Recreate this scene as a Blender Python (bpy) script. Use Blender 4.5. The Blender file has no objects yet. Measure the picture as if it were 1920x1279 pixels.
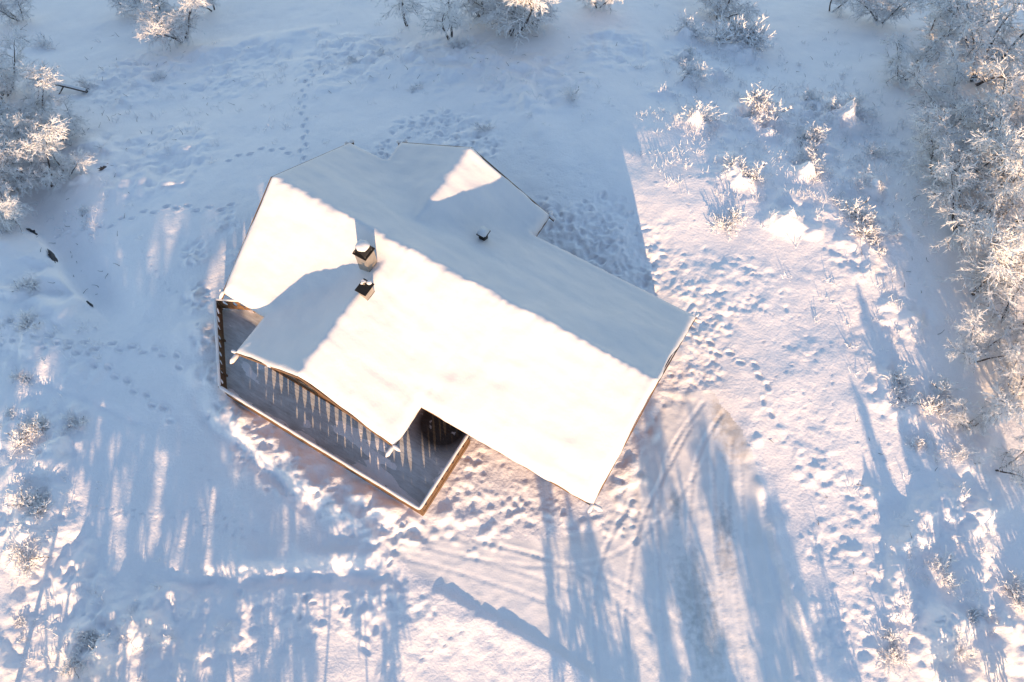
import bpy, math, random
import numpy as np
from mathutils import Matrix, Vector

SC = bpy.context.scene
COL = SC.collection
random.seed(7)
RNG = np.random.default_rng(7)

# ------------------------------------------------------------------ camera
PW, PH, FPX = 1920, 1279, 1433.66          # photograph size, focal length in its pixels
CAM_H, PITCH, ROLL = 34.0, math.radians(24.374), math.radians(-0.372)
fw = np.array([0, math.sin(PITCH), -math.cos(PITCH)])
rt0 = np.array([1.0, 0, 0]); up0 = np.cross(rt0, fw)
rt = math.cos(ROLL) * rt0 + math.sin(ROLL) * up0
up = -math.sin(ROLL) * rt0 + math.cos(ROLL) * up0
cd = bpy.data.cameras.new('camera'); cam = bpy.data.objects.new('camera', cd); COL.objects.link(cam)
cd.sensor_width = 36; cd.lens = 36 * FPX / PW; cd.clip_start = 0.5; cd.clip_end = 3000
cam.matrix_world = Matrix(((rt[0], up[0], -fw[0], 0), (rt[1], up[1], -fw[1], 0), (rt[2], up[2], -fw[2], CAM_H), (0, 0, 0, 1)))
SC.camera = cam

# ------------------------------------------------------------------ sky, sun, exposure
SUN_AZ, SUN_EL = math.radians(-6.5), math.radians(13.2)   # heading of the shadows, height of the sun
SD = np.array([math.sin(SUN_AZ), math.cos(SUN_AZ)]); COT = 1 / math.tan(SUN_EL)
wd = bpy.data.worlds.new('World'); SC.world = wd; wd.use_nodes = True
nt = wd.node_tree; bg = nt.nodes['Background']
sky = nt.nodes.new('ShaderNodeTexSky'); sky.sky_type = 'NISHITA'; sky.sun_disc = False
sky.sun_elevation = SUN_EL; sky.sun_rotation = math.atan2(-SD[0], -SD[1])
sky.air_density = 1.0; sky.dust_density = 0.1; sky.ozone_density = 1.0
nt.links.new(sky.outputs[0], bg.inputs[0]); bg.inputs[1].default_value = 0.15
ld = bpy.data.lights.new('sun', 'SUN'); ld.energy = 4.6; ld.angle = math.radians(0.55); ld.color = (1.0, 0.65, 0.36)
sun = bpy.data.objects.new('sun', ld); COL.objects.link(sun)
sun.rotation_euler = Vector((SD[0] * math.cos(SUN_EL), SD[1] * math.cos(SUN_EL), -math.sin(SUN_EL))).to_track_quat('-Z', 'Y').to_euler()
sun.location = (5, -40, 30)
vs = SC.view_settings; vs.view_transform = 'Standard'; vs.look = 'None'; vs.gamma = 1; vs.exposure = 0.95
vs.use_curve_mapping = False
SC.cycles.max_bounces = 6; SC.cycles.diffuse_bounces = 4

# ------------------------------------------------------------------ helpers
def mesh_np(name, V, F, smooth=True):
    """F: (n,k) int array of one face size, or a list of such arrays"""
    Fs = F if isinstance(F, list) else [F]
    me = bpy.data.meshes.new(name)
    V = np.asarray(V, np.float32); me.vertices.add(len(V)); me.vertices.foreach_set('co', V.ravel())
    loops = np.concatenate([f.ravel() for f in Fs]).astype(np.int32)
    sizes = np.concatenate([np.full(len(f), f.shape[1]) for f in Fs]).astype(np.int32)
    me.loops.add(len(loops)); me.loops.foreach_set('vertex_index', loops)
    me.polygons.add(len(sizes))
    st = np.zeros(len(sizes), np.int32); st[1:] = np.cumsum(sizes)[:-1]
    me.polygons.foreach_set('loop_start', st); me.polygons.foreach_set('loop_total', sizes)
    me.polygons.foreach_set('use_smooth', np.full(len(sizes), smooth))
    me.update(calc_edges=True); me.validate()
    return me

def link(name, me, mat=None, parent=None):
    o = bpy.data.objects.new(name, me); COL.objects.link(o)
    if mat and me and not me.materials: me.materials.append(mat)
    if parent: o.parent = parent
    return o

def tag(o, label=None, cat=None, group=None, kind=None):
    for k, v in (('label', label), ('category', cat), ('group', group), ('kind', kind)):
        if v: o[k] = v
    return o

class MB:
    def __init__(s): s.v = []; s.f = []
    def poly(s, pts, faces):
        b = len(s.v); s.v += [tuple(p) for p in pts]; s.f += [tuple(b + i for i in f) for f in faces]; return s
    def box(s, x0, x1, y0, y1, z0, z1):
        return s.poly([(x0,y0,z0),(x1,y0,z0),(x1,y1,z0),(x0,y1,z0),(x0,y0,z1),(x1,y0,z1),(x1,y1,z1),(x0,y1,z1)],
                      [(0,3,2,1),(4,5,6,7),(0,1,5,4),(1,2,6,5),(2,3,7,6),(3,0,4,7)])
    def beam(s, a, b, w, h):
        """bar from a to b, w wide, its top on the line a-b and h deep"""
        a, b = Vector(a), Vector(b); d = (b - a).normalized(); n = d.cross(Vector((0, 0, 1))).normalized() * w / 2
        q = Vector((0, 0, -h)); p = [a - n, a + n, b + n, b - n]
        return s.poly([x + q for x in p] + p, [(0,3,2,1),(4,5,6,7),(0,1,5,4),(1,2,6,5),(2,3,7,6),(3,0,4,7)])
    def prism(s, ring_a, ring_b):
        n = len(ring_a)
        return s.poly(list(ring_a) + list(ring_b), [tuple(range(n))[::-1], tuple(range(n, 2*n))] + [(i, (i+1) % n, n + (i+1) % n, n + i) for i in range(n)])
    def build(s, name, mat, parent=None, bevel=0, smooth=False):
        me = bpy.data.meshes.new(name); me.from_pydata(s.v, [], s.f); me.update()
        if bevel or True:
            import bmesh
            bm = bmesh.new(); bm.from_mesh(me); bmesh.ops.recalc_face_normals(bm, faces=bm.faces)
            if bevel: bmesh.ops.bevel(bm, geom=list(bm.edges), offset=bevel, segments=2, affect='EDGES')
            bm.to_mesh(me); bm.free()
        if smooth: me.polygons.foreach_set('use_smooth', [True] * len(me.polygons))
        return link(name, me, mat, parent)

_T = np.random.default_rng(3).random((256, 256))
def vn(x, y, sc, seed=0):
    """smooth value noise in -1..1, feature size sc metres"""
    a = 0.6 + seed * 1.7; c, s = math.cos(a), math.sin(a)
    X = (x * c - y * s) / sc + 37.1 * (seed + 1); Y = (x * s + y * c) / sc + 91.7 * (seed + 1)
    xi = np.floor(X).astype(int); yi = np.floor(Y).astype(int); fx = X - xi; fy = Y - yi
    fx = fx*fx*fx*(fx*(fx*6-15)+10); fy = fy*fy*fy*(fy*(fy*6-15)+10)
    x0, x1, y0, y1 = xi & 255, (xi+1) & 255, yi & 255, (yi+1) & 255
    return 2 * ((_T[x0,y0]*(1-fx)+_T[x1,y0]*fx)*(1-fy) + (_T[x0,y1]*(1-fx)+_T[x1,y1]*fx)*fy) - 1
def fbm(x, y, sc, n=3, seed=0, gain=0.5):
    r = 0; a = 1
    for i in range(n): r = r + a * vn(x, y, sc / 2**i, seed + 5*i); a *= gain
    return r
def sstep(e0, e1, x):
    t = np.clip((x - e0) / (e1 - e0), 0, 1); return t*t*(3-2*t)
def splus(x, w): return w * np.logaddexp(0, x / w)

# ------------------------------------------------------------------ materials
def mat_new(name):
    m = bpy.data.materials.new(name); m.use_nodes = True
    return m, m.node_tree, m.node_tree.nodes['Principled BSDF']
def N(nt, t, **kw):
    n = nt.nodes.new(t)
    for k, v in kw.items(): setattr(n, k, v)
    return n
def noise_ramp(nt, coord, scale, stops, detail=4, rough=0.55):
    no = N(nt, 'ShaderNodeTexNoise'); no.inputs['Scale'].default_value = scale; no.inputs['Detail'].default_value = detail
    no.inputs['Roughness'].default_value = rough
    nt.links.new(coord, no.inputs['Vector'])
    r = N(nt, 'ShaderNodeValToRGB'); e = r.color_ramp.elements
    e[0].position, e[0].color = stops[0][0], (*stops[0][1], 1); e[1].position, e[1].color = stops[-1][0], (*stops[-1][1], 1)
    for p, c in stops[1:-1]: q = e.new(p); q.color = (*c, 1)
    nt.links.new(no.outputs[0], r.inputs[0]); return r, no
def plain(name, col, col2=None, scale=6, rough=0.7, metal=0.0, bump=0.0, bscale=None, bdist=0.02):
    m, nt, b = mat_new(name); tc = N(nt, 'ShaderNodeTexCoord')
    r, no = noise_ramp(nt, tc.outputs['Object'], scale, [(0.3, col), (0.7, col2 or tuple(c * 0.85 for c in col))])
    nt.links.new(r.outputs[0], b.inputs['Base Color']); b.inputs['Roughness'].default_value = rough; b.inputs['Metallic'].default_value = metal
    if 'Specular IOR Level' in b.inputs: b.inputs['Specular IOR Level'].default_value = 0.15
    if bump:
        n2 = N(nt, 'ShaderNodeTexNoise'); n2.inputs['Scale'].default_value = bscale or scale * 6; n2.inputs['Detail'].default_value = 8; n2.inputs['Roughness'].default_value = 0.62
        nt.links.new(tc.outputs['Object'], n2.inputs['Vector'])
        bp = N(nt, 'ShaderNodeBump'); bp.inputs['Strength'].default_value = bump; bp.inputs['Distance'].default_value = bdist
        nt.links.new(n2.outputs[0], bp.inputs['Height']); nt.links.new(bp.outputs[0], b.inputs['Normal'])
    return m
M = {}
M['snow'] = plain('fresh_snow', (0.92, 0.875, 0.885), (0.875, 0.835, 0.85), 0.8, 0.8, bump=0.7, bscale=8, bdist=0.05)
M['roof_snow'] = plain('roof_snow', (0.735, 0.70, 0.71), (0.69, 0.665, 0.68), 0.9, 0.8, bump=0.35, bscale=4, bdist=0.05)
M['frost'] = plain('hoar_frost', (0.90, 0.89, 0.90), (0.80, 0.79, 0.81), 5, 0.8)
M['bark'] = plain('dark_bark', (0.055, 0.045, 0.042), (0.15, 0.13, 0.125), 9, 0.9, bump=0.5)
M['wood'] = plain('stained_wood', (0.21, 0.125, 0.07), (0.13, 0.08, 0.05), 4, 0.7)
M['cladding'] = plain('brown_cladding', (0.16, 0.085, 0.045), (0.10, 0.055, 0.03), 3, 0.7)
M['trim'] = plain('dark_trim', (0.05, 0.035, 0.028), (0.03, 0.024, 0.02), 4, 0.6)
M['steel'] = plain('flue_steel', (0.40, 0.35, 0.30), (0.30, 0.27, 0.24), 5, 0.4, metal=0.5)
M['black'] = plain('black_sheet_metal', (0.018, 0.017, 0.017), (0.03, 0.027, 0.025), 6, 0.5)
M['rock'] = plain('wet_rock', (0.045, 0.045, 0.05), (0.11, 0.10, 0.10), 4, 0.7, bump=0.6)
m, nt_, b_ = mat_new('window_glass'); M['glass'] = m
tc = N(nt_, 'ShaderNodeTexCoord'); r, _ = noise_ramp(nt_, tc.outputs['Object'], 0.7, [(0.3, (0.03, 0.035, 0.045)), (0.7, (0.05, 0.055, 0.06))])
nt_.links.new(r.outputs[0], b_.inputs['Base Color']); b_.inputs['Roughness'].default_value = 0.04
# deck boards under a worn film of trodden snow, bare and wet in the sheltered corner by the door
m, nt_, b_ = mat_new('trodden_deck'); M['deck'] = m
tc = N(nt_, 'ShaderNodeTexCoord')
mp = N(nt_, 'ShaderNodeMapping'); mp.inputs['Scale'].default_value = (1.0, 3.0, 1.0); nt_.links.new(tc.outputs['Object'], mp.inputs[0])
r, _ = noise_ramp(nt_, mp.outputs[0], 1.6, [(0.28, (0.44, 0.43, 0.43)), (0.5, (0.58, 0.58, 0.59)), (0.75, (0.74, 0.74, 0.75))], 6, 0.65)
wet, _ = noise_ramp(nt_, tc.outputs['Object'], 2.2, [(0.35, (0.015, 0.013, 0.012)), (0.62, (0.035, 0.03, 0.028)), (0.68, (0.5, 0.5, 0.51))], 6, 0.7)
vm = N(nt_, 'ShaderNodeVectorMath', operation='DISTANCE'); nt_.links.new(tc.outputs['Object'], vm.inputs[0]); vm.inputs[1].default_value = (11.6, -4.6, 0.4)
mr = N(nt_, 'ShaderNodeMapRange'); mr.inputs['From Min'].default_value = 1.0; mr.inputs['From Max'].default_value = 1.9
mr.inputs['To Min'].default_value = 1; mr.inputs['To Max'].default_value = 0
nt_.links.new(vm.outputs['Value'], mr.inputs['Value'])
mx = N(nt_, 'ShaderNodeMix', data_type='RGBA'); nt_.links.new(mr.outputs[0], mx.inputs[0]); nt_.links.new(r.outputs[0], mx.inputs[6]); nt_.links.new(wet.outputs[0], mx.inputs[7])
nt_.links.new(mx.outputs[2], b_.inputs['Base Color']); b_.inputs['Roughness'].default_value = 0.7
# packed driveway snow with grit showing through where wheels turn
m, nt_, b_ = mat_new('packed_snow'); M['drive'] = m
DRIVE_NT = (nt_, b_)

# ------------------------------------------------------------------ terrain
def h0(x, y):
    yN = np.interp(x, [-60, -22, -17, -12, 6, 9, 12, 15, 20, 60], [20, 20.5, 22, 24.5, 26.6, 26.2, 24.6, 22.8, 21.8, 21])
    z = -0.252 * splus(y - yN, 1.3)
    z = z - 0.10 * splus(y - yN - 8, 2.5)
    z = z + 0.30 * splus(y - 62, 4.0)
    # hollow of the brook on the left
    z = z - 1.1 * np.exp(-(((x + 24.5) * 0.75 + (y - 22.0) * 0.66) / 1.9) ** 2) * sstep(14.5, 19, y) * sstep(-17.5, -21.5, x)
    z = z - 0.05 * splus(-17 - x, 1.5) * sstep(2, 12, y)
    return z
def at(px, py, dz=0.0):
    """the place on the ground seen at this spot of the photograph"""
    r = fw * FPX + rt * (px - PW/2) + up * (PH/2 - py); z = 0.0
    for _ in range(50):
        s = (z + dz - CAM_H) / r[2]; z = 0.5 * z + 0.5 * float(h0(np.array(r[0]*s), np.array(r[1]*s)))
    s = (z + dz - CAM_H) / r[2]
    return np.array([r[0]*s, r[1]*s, z])

STEP = 0.075
def axis(a, b):
    core = np.arange(a, b + 1e-6, STEP); lo = []; hi = []; s = STEP; p = a; q = core[-1]
    while p > -900: s *= 1.28; p -= s; q += s; lo.append(p); hi.append(q)
    return np.concatenate([lo[::-1], core, hi])
GX, GY = axis(-35.5, 35.5), axis(-1.5, 47.0)
XX, YY = np.meshgrid(GX, GY)                      # [iy, ix]
fade = sstep(-60, -38, XX) * sstep(60, 38, XX) * sstep(-25, -4, YY) * sstep(75, 50, YY)
HH = h0(XX, YY)

def zone(pts):
    mk = np.zeros_like(XX)
    for px, py, rad in pts:
        p = at(px, py); mk = np.maximum(mk, sstep(rad * 1.15, rad * 0.55, np.hypot(XX - p[0], YY - p[1])))
    return mk
def dist_line(pts):
    W = [at(*p)[:2] for p in pts]; D = np.full(XX.shape, 1e9); T = np.zeros(XX.shape); acc = 0
    tot = sum(np.linalg.norm(b - a) for a, b in zip(W, W[1:]))
    S = np.zeros(XX.shape)
    for a, b in zip(W, W[1:]):
        d = b - a; l = np.linalg.norm(d)
        t = np.clip(((XX - a[0]) * d[0] + (YY - a[1]) * d[1]) / l**2, 0, 1)
        ex, ey = XX - a[0] - t*d[0], YY - a[1] - t*d[1]; q = np.hypot(ex, ey); w = q < D
        sg = np.sign(d[0] * ey - d[1] * ex)
        D = np.where(w, q, D); T = np.where(w, (acc + t*l) / tot, T); S = np.where(w, sg, S); acc += l
    return D, T, S
def ends(T, a=0.06): return sstep(0, a, T) * sstep(1, 1 - a, T)
def smooth_line(pts, n=8):
    P = [np.array(p, float) for p in pts]; P = [2*P[0]-P[1]] + P + [2*P[-1]-P[-2]]; out = []
    for i in range(1, len(P) - 2):
        for k in range(n):
            t = k / n
            out.append(tuple(0.5 * (2*P[i] + (P[i+1]-P[i-1])*t + (2*P[i-1]-5*P[i]+4*P[i+1]-P[i+2])*t*t + (3*P[i]-P[i-1]-3*P[i+1]+P[i+2])*t**3)))
    return out + [tuple(P[-2])]
def inside(poly, X, Y):
    r = np.zeros(X.shape, bool); n = len(poly)
    for i in range(n):
        (x0, y0), (x1, y1) = poly[i], poly[(i+1) % n]
        c = (y0 > Y) != (y1 > Y); r ^= c & (X < (x1-x0) * (Y-y0) / (y1-y0+1e-12) + x0)
    return r
def blur(A, n):
    for _ in range(n):
        A = A.copy(); A[1:-1] = 0.25*A[:-2] + 0.5*A[1:-1] + 0.25*A[2:]; A[:, 1:-1] = 0.25*A[:, :-2] + 0.5*A[:, 1:-1] + 0.25*A[:, 2:]
    return A

drive_px = [(715,1012),(800,985),(900,1010),(1010,1015),(1120,995),(1185,905),(1215,800),(1262,738),(1330,730),(1385,800),(1425,900),(1445,1010),(1485,1150),(1530,1290)]
drive_poly = [tuple(at(*p)[:2]) for p in drive_px] + [(13.0, -14.0), (2.5, -14.0), (4.5, -1.2)] + [tuple(at(*p)[:2]) for p in [(1090,1255),(960,1175),(860,1110),(770,1068)]]
IN_DRIVE = inside(drive_poly, XX, YY)
drv = blur(IN_DRIVE.astype(float), 10)
HC = math.cos(math.radians(-31.037)); HS = math.sin(math.radians(-31.037)); HX, HY = -10.777, 20.999
HU = (XX - HX) * HC + (YY - HY) * HS; HV = (XX - HX) * HS - (YY - HY) * HC       # house axes: along ridge, towards the deck
house = sstep(-1.2, 0.3, HU) * sstep(20.2, 19, HU) * sstep(-5.6, -4.6, HV) * sstep(5.4, 4.4, HV)
house = np.maximum(house, sstep(1.5, 3, HU) * sstep(14, 12.6, HU) * sstep(0, 1, HV) * sstep(9.2, 8.2, HV))
house = np.maximum(house, sstep(1.2, 2.6, HU) * sstep(11.4, 10.2, HU) * sstep(-7, -6, HV) * sstep(1, 0, HV))
quiet = 1 - 0.92 * np.maximum(drv, house)

# broad drifts and wind-packed ripples
HH += fade * quiet * (0.16 * fbm(XX, YY, 6.0, 3, 1) * (0.6 + 0.4 * sstep(-5, 12, np.abs(XX))) + 0.028 * fbm(XX, YY, 1.3, 3, 4))
HH += fade * (0.008 * fbm(XX, YY, 0.34, 2, 9) + 0.010 * drv * fbm(XX, YY, 0.5, 3, 12))
# hummocks over buried heather
hum = zone([(1430,215,2.2),(1580,215,2.6),(1520,290,2.0),(1390,330,2.2),(1500,400,2.0),(1620,350,1.8),(1300,220,1.6),(1290,110,1.8),(1390,90,2.0),(1350,250,1.5),(1650,430,2),
            (1760,1000,2.2),(1700,1080,2.0),(1820,1090,2.4),(1760,1180,2.3),(1850,1220,2.3),(1690,740,2.0),(1600,480,1.8),(1700,600,1.5),(1780,830,2),
            (60,830,2.4),(60,980,2.4),(120,1080,2.4),(60,1200,2.4),(190,1190,2.2),(330,1200,2.2),(300,1130,1.6),(440,1200,1.6),(60,640,2.0),(30,560,1.8),(150,700,1.2)])
n1 = vn(XX, YY, 1.15, 21)
HH += fade * hum * quiet * (0.22 * sstep(0.05, 0.9, n1) + 0.09 * fbm(XX, YY, 0.6, 3, 22))
rough_n = zone([(250,150,4),(450,130,4),(650,110,4),(850,110,4),(300,300,4),(1000,150,4),(150,300,3),(1150,90,3)])
HH += fade * rough_n * (0.17 * fbm(XX, YY, 1.4, 4, 31, .55) + 0.22 * sstep(0.25, 0.8, vn(XX, YY, 0.9, 33)))
MN = 0.8 + 0.75*fbm(XX, YY, 0.7, 3, 61)
# single mounds that stand up into the light
for px, py, rad, hgt in [(1245,168,.55,.4),(1388,100,.9,.5),(1287,70,.5,.45),(1283,108,.4,.4),(1300,145,.5,.45),(1300,228,.6,.5),(1425,222,.95,.6),(1520,208,.7,.45),(1585,222,1.0,.6),
                         (1527,278,.65,.5),(1385,330,.7,.55),(1510,322,.7,.5),(1470,415,.6,.5),(1632,350,.5,.45),(1350,235,.4,.3),(1345,140,.5,.35),(1435,250,.5,.35),
                         (1800,955,.9,.5),(1755,1195,.6,.55),(1640,920,.4,.3),(1690,1015,.5,.3),(1740,1150,.5,.4),(1870,1160,.6,.4),(150,770,.35,.3),(150,1080,.8,.35),(300,1150,.9,.4),(190,1200,1.1,.5),(110,840,.9,.4),(60,1010,1.0,.45)]:
    p = at(px, py); HH += hgt * (1.3 if px > 1200 and py < 450 else 1.0) * np.exp(-((XX-p[0])**2 * (0.6 + 0.5*(px % 3)/2) + (YY-p[1])**2) / (1.1*rad)**2) * MN

# banks and trenches
def ridge(pts, h, sig, rag=0.35, seed=50, sig_r=None):
    global HH
    D, T, S = dist_line(smooth_line(pts, 4)); HH += ends(T, 0.2) * h * (1 + rag * vn(XX, YY, 0.8, seed)) * np.exp(-(D / np.where(S > 0, sig, sig_r or sig)) ** 2)
ridge([(760,1086),(860,1135),(980,1200),(1110,1275),(1180,1320)], 0.18, 0.30, 0.15, 50, 1.7)
ridge([(1380,770),(1412,860),(1440,960),(1478,1080),(1525,1200),(1570,1290)], 0.22, 0.4, 0.5, 51)
ridge([(280,1095),(400,1090),(520,1080),(640,1078),(770,1072)], -0.32, 0.42, 0.5, 52)
ridge([(400,1062),(470,1050),(560,1050),(660,1052),(720,1040)], 0.20, 0.8, 0.5, 53)
ridge([(360,500),(372,600),(385,700),(430,775),(520,855),(620,930),(700,990),(740,1010)], 0.28, 0.95, 0.5, 54)
ridge([(345,715),(400,800),(480,865),(560,935),(625,1000),(660,1050)], -0.16, 0.30, 0.5, 55)
ridge([(0,690),(90,725),(170,755),(250,790),(330,800)], -0.10, 0.25, 0.4, 56)
ridge([(940,120),(960,150),(1000,220),(1060,300)], 0.18, 0.8, 0.3, 57)
ridge([(330,115),(420,90),(520,75),(640,60)], 0.5, 1.3, 0.3, 58)

ridge([(20,418),(62,440),(100,485),(130,540),(165,575),(205,615)], 0.5, 0.14, 0.6, 59, 2.0)
# footprints and trodden snow
def dent(x, y, ang, lx, ly, dep, rim=0.35):
    R = max(lx, ly) * 2.4
    i0, i1 = np.searchsorted(GX, (x-R, x+R)); j0, j1 = np.searchsorted(GY, (y-R, y+R))
    if i1 <= i0 or j1 <= j0: return
    dx = XX[j0:j1, i0:i1] - x; dy = YY[j0:j1, i0:i1] - y; c, s = math.cos(ang), math.sin(ang)
    q = ((dx*c + dy*s) / lx) ** 2 + ((-dx*s + dy*c) / ly) ** 2
    HH[j0:j1, i0:i1] += -dep * np.exp(-q ** 1.5) + rim * dep * np.exp(-(np.sqrt(q) - 1.55) ** 2 / 0.12)
def trodden(pts, dens, lx, ly, dep, rim=0.4):
    dens *= 0.5
    for px, py, rad in pts:
        p = at(px, py)
        for _ in range(int(dens * math.pi * rad * rad)):
            a = random.uniform(0, 6.28); r = rad * math.sqrt(random.random())
            k = random.uniform(0.55, 1.45); dent(p[0] + r*math.cos(a), p[1] + r*math.sin(a), random.uniform(0, 6.28), lx*k, ly*k*random.uniform(.7, 1.2), dep * random.uniform(0.3, 1.3), rim*random.uniform(.3, 1))
    HH[:] += zone(pts) * dep * (0.8 * fbm(XX, YY, 0.55, 3, int(pts[0][0]) % 40, 0.6))
trodden([(760,238,1.2),(810,232,1.5),(870,238,1.6),(912,268,1.2),(715,288,1.1),(830,262,1.2)], 7.0, .17, .10, .085)
trodden([(1080,430,1.6),(1130,415,1.8),(1185,470,1.8),(1120,485,1.8),(1205,525,1.2),(1040,420,.9),(1020,392,.8)], 7.0, .18, .11, .085)
trodden([(1262,520,1.4),(1320,515,1.7),(1400,540,1.9),(1335,585,1.6),(1290,640,1.3),(1255,715,1.2),(1310,690,1.2),(1250,475,1.2),(1240,430,.9),(1450,560,1.0)], 4.5, .15, .09, .035)
trodden([(370,470,.8),(372,560,.8),(385,640,.8),(395,705,.8),(430,780,1.0),(480,830,1.2),(540,880,1.3),(610,930,1.3),(680,980,1.2),(725,1012,1.0),(420,420,.9),(440,480,.6)], 4.0, .19, .12, .075)
trodden([(1205,800,.9),(1185,850,.9),(1160,890,.8),(1150,960,1.3),(1200,960,.9),(1225,760,.8)], 4.0, .16, .09, .04)
trodden([(620,1130,1.6),(560,1105,1.2),(690,1150,1.5),(480,1110,1.0),(450,1180,1.2),(370,1110,1.0),(740,1120,1.0),(560,1180,1.3),(780,1150,.9)], 2.6, .24, .15, .07)
trodden([(830,1170,2.0),(900,1230,2.0),(760,1230,1.6),(980,1260,1.3)], 1.2, .12, .07, .025)
trodden([(1640,640,2.0),(1560,520,1.8),(1690,520,1.5),(1500,650,1.5),(1450,770,1.5),(1520,800,1.5)], 1.0, .12, .06, .03)
def rough(pts, amp, sc, seed):
    global HH
    HH += zone(pts) * amp * fbm(XX, YY, sc, 4, seed, 0.62) * sstep(-0.7, 0.6, vn(XX, YY, 1.6, seed+1))
rough([(1262,520,1.6),(1320,515,1.9),(1400,540,2.1),(1335,585,1.8),(1290,640,1.5),(1255,715,1.4),(1310,690,1.4),(1250,475,1.3)], .06, .5, 40)
rough([(1535,880,1.6),(1580,955,2.1),(1620,1030,2.1),(1560,1080,2.0),(1640,1120,2.2),(1600,1200,2.2),(1700,1210,2.2),(1560,1010,1.7),(1680,1270,1.8),(1500,820,1.2)], .05, .45, 43)
rough([(915,845,1.2),(980,885,1.3),(1040,925,1.3),(1085,965,1.1),(880,895,1.2),(930,945,1.4),(865,955,1.1),(900,1000,1.3),(1000,960,1.1)], .05, .35, 46)
rough([(370,470,1),(372,560,1),(385,640,1),(430,780,1.2),(480,830,1.4),(540,880,1.5),(610,930,1.5),(680,980,1.4),(725,1012,1.2),(800,985,1.2),(840,940,1.0)], .11, .6, 49)
def lumps(pts, dens, rad_, hgt):
    dens *= 0.55
    for px, py, rad in pts:
        p = at(px, py)
        for _ in range(int(dens * math.pi * rad * rad)):
            a = random.uniform(0, 6.28); r = rad * math.sqrt(random.random()); k = math.exp(random.gauss(0, .42))
            dent(p[0] + r*math.cos(a), p[1] + r*math.sin(a), random.uniform(0, 3), rad_*k*1.25, rad_*k, -hgt*k, 0)
lumps([(915,845,1.1),(980,885,1.2),(1040,925,1.2),(1085,965,1.0),(880,895,1.1),(930,945,1.3),(865,955,1.0),(900,1000,1.2),(1000,960,1.0),(860,860,.7)], 13, .075, .03)
lumps([(1535,880,1.5),(1580,955,1.9),(1620,1030,1.9),(1560,1080,1.8),(1640,1120,2.0),(1600,1200,2.0),(1700,1210,2.0),(1560,1010,1.5),(1680,1270,1.6),(1500,820,1.0),(1770,1270,1.6)], 5, .075, .022)
lumps([(700,930,1.0),(760,980,1.1),(820,970,1.0),(640,960,1.0),(500,860,1.0),(560,900,1.0),(440,790,.9),(1180,880,.8),(1215,790,.8),(1160,930,.8)], 4, .18, .09)
lumps([(1440,860,1.2),(1470,960,1.0),(1500,1090,.9),(1540,1200,.9)], 3, .10, .03)
def trail(pts, stride, lx, ly, dep, spread):
    W = [at(*p)[:2] for p in smooth_line(pts, 6)]; k = 0; left = 0.0
    for a, b in zip(W, W[1:]):
        d = b - a; l = np.linalg.norm(d); n = np.array([-d[1], d[0]]) / l; s = left
        while s < l:
            q = a + d * s / l + n * spread * (1 if k % 2 else -1) + RNG.normal(0, 0.05 * stride, 2)
            dent(q[0], q[1], math.atan2(d[1], d[0]) + random.uniform(-.3, .3), lx, ly, dep * random.uniform(.8, 1.2)); s += stride * random.uniform(.85, 1.15); k += 1
        left = s - l
boot = (0.62, .19, .10, .10, .13)
for pts in [[(565,300),(572,262),(572,235),(568,200),(575,165),(592,130),(612,108),(660,95)], [(110,440),(180,430),(250,405),(330,392),(400,395),(450,385)],
            [(0,600),(100,640),(160,665),(240,720),(340,795)], [(0,640),(80,650),(190,650),(310,662),(345,690)], [(430,300),(500,280),(560,290)], [(700,110),(760,95),(830,95)],
            [(1275,600),(1330,650),(1420,700),(1440,790)]]:
    trail(pts, *boot)
hare = (0.50, .10, .05, .035, .05)
for pts in [[(925,205),(960,250),(1010,310),(1070,390)], [(1080,300),(1100,350),(1120,400)], [(270,470),(300,520),(340,560)], [(1230,340),(1290,330),(1350,350),(1400,380)],
            [(1400,560),(1470,600),(1560,560),(1640,600)], [(1430,640),(1500,660),(1560,720),(1480,740)], [(1440,720),(1500,680),(1590,640),(1650,690)], [(1250,350),(1300,400),(1290,440)],
            [(1560,760),(1600,820),(1640,860),(1720,880)], [(1480,700),(1540,790),(1560,830)], [(1600,690),(1640,760),(1670,840)], [(0,920),(120,945),(260,960),(420,990),(470,1010)],
            [(0,1150),(100,1160),(200,1155),(260,1180)], [(180,950),(270,970),(380,955),(480,1000)], [(380,880),(440,1010),(450,1050)], [(1700,860),(1740,930),(1720,990),(1790,1010)],
            [(1540,590),(1640,560),(1700,540)], [(700,1260),(800,1230),(870,1180)], [(900,170),(1000,160),(1120,190),(1210,230)], [(40,480),(120,520),(60,560)], [(480,170),(500,120),(520,60)], [(1380,60),(1420,130),(1380,200)]]:
    trail(pts, *hare)
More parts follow.
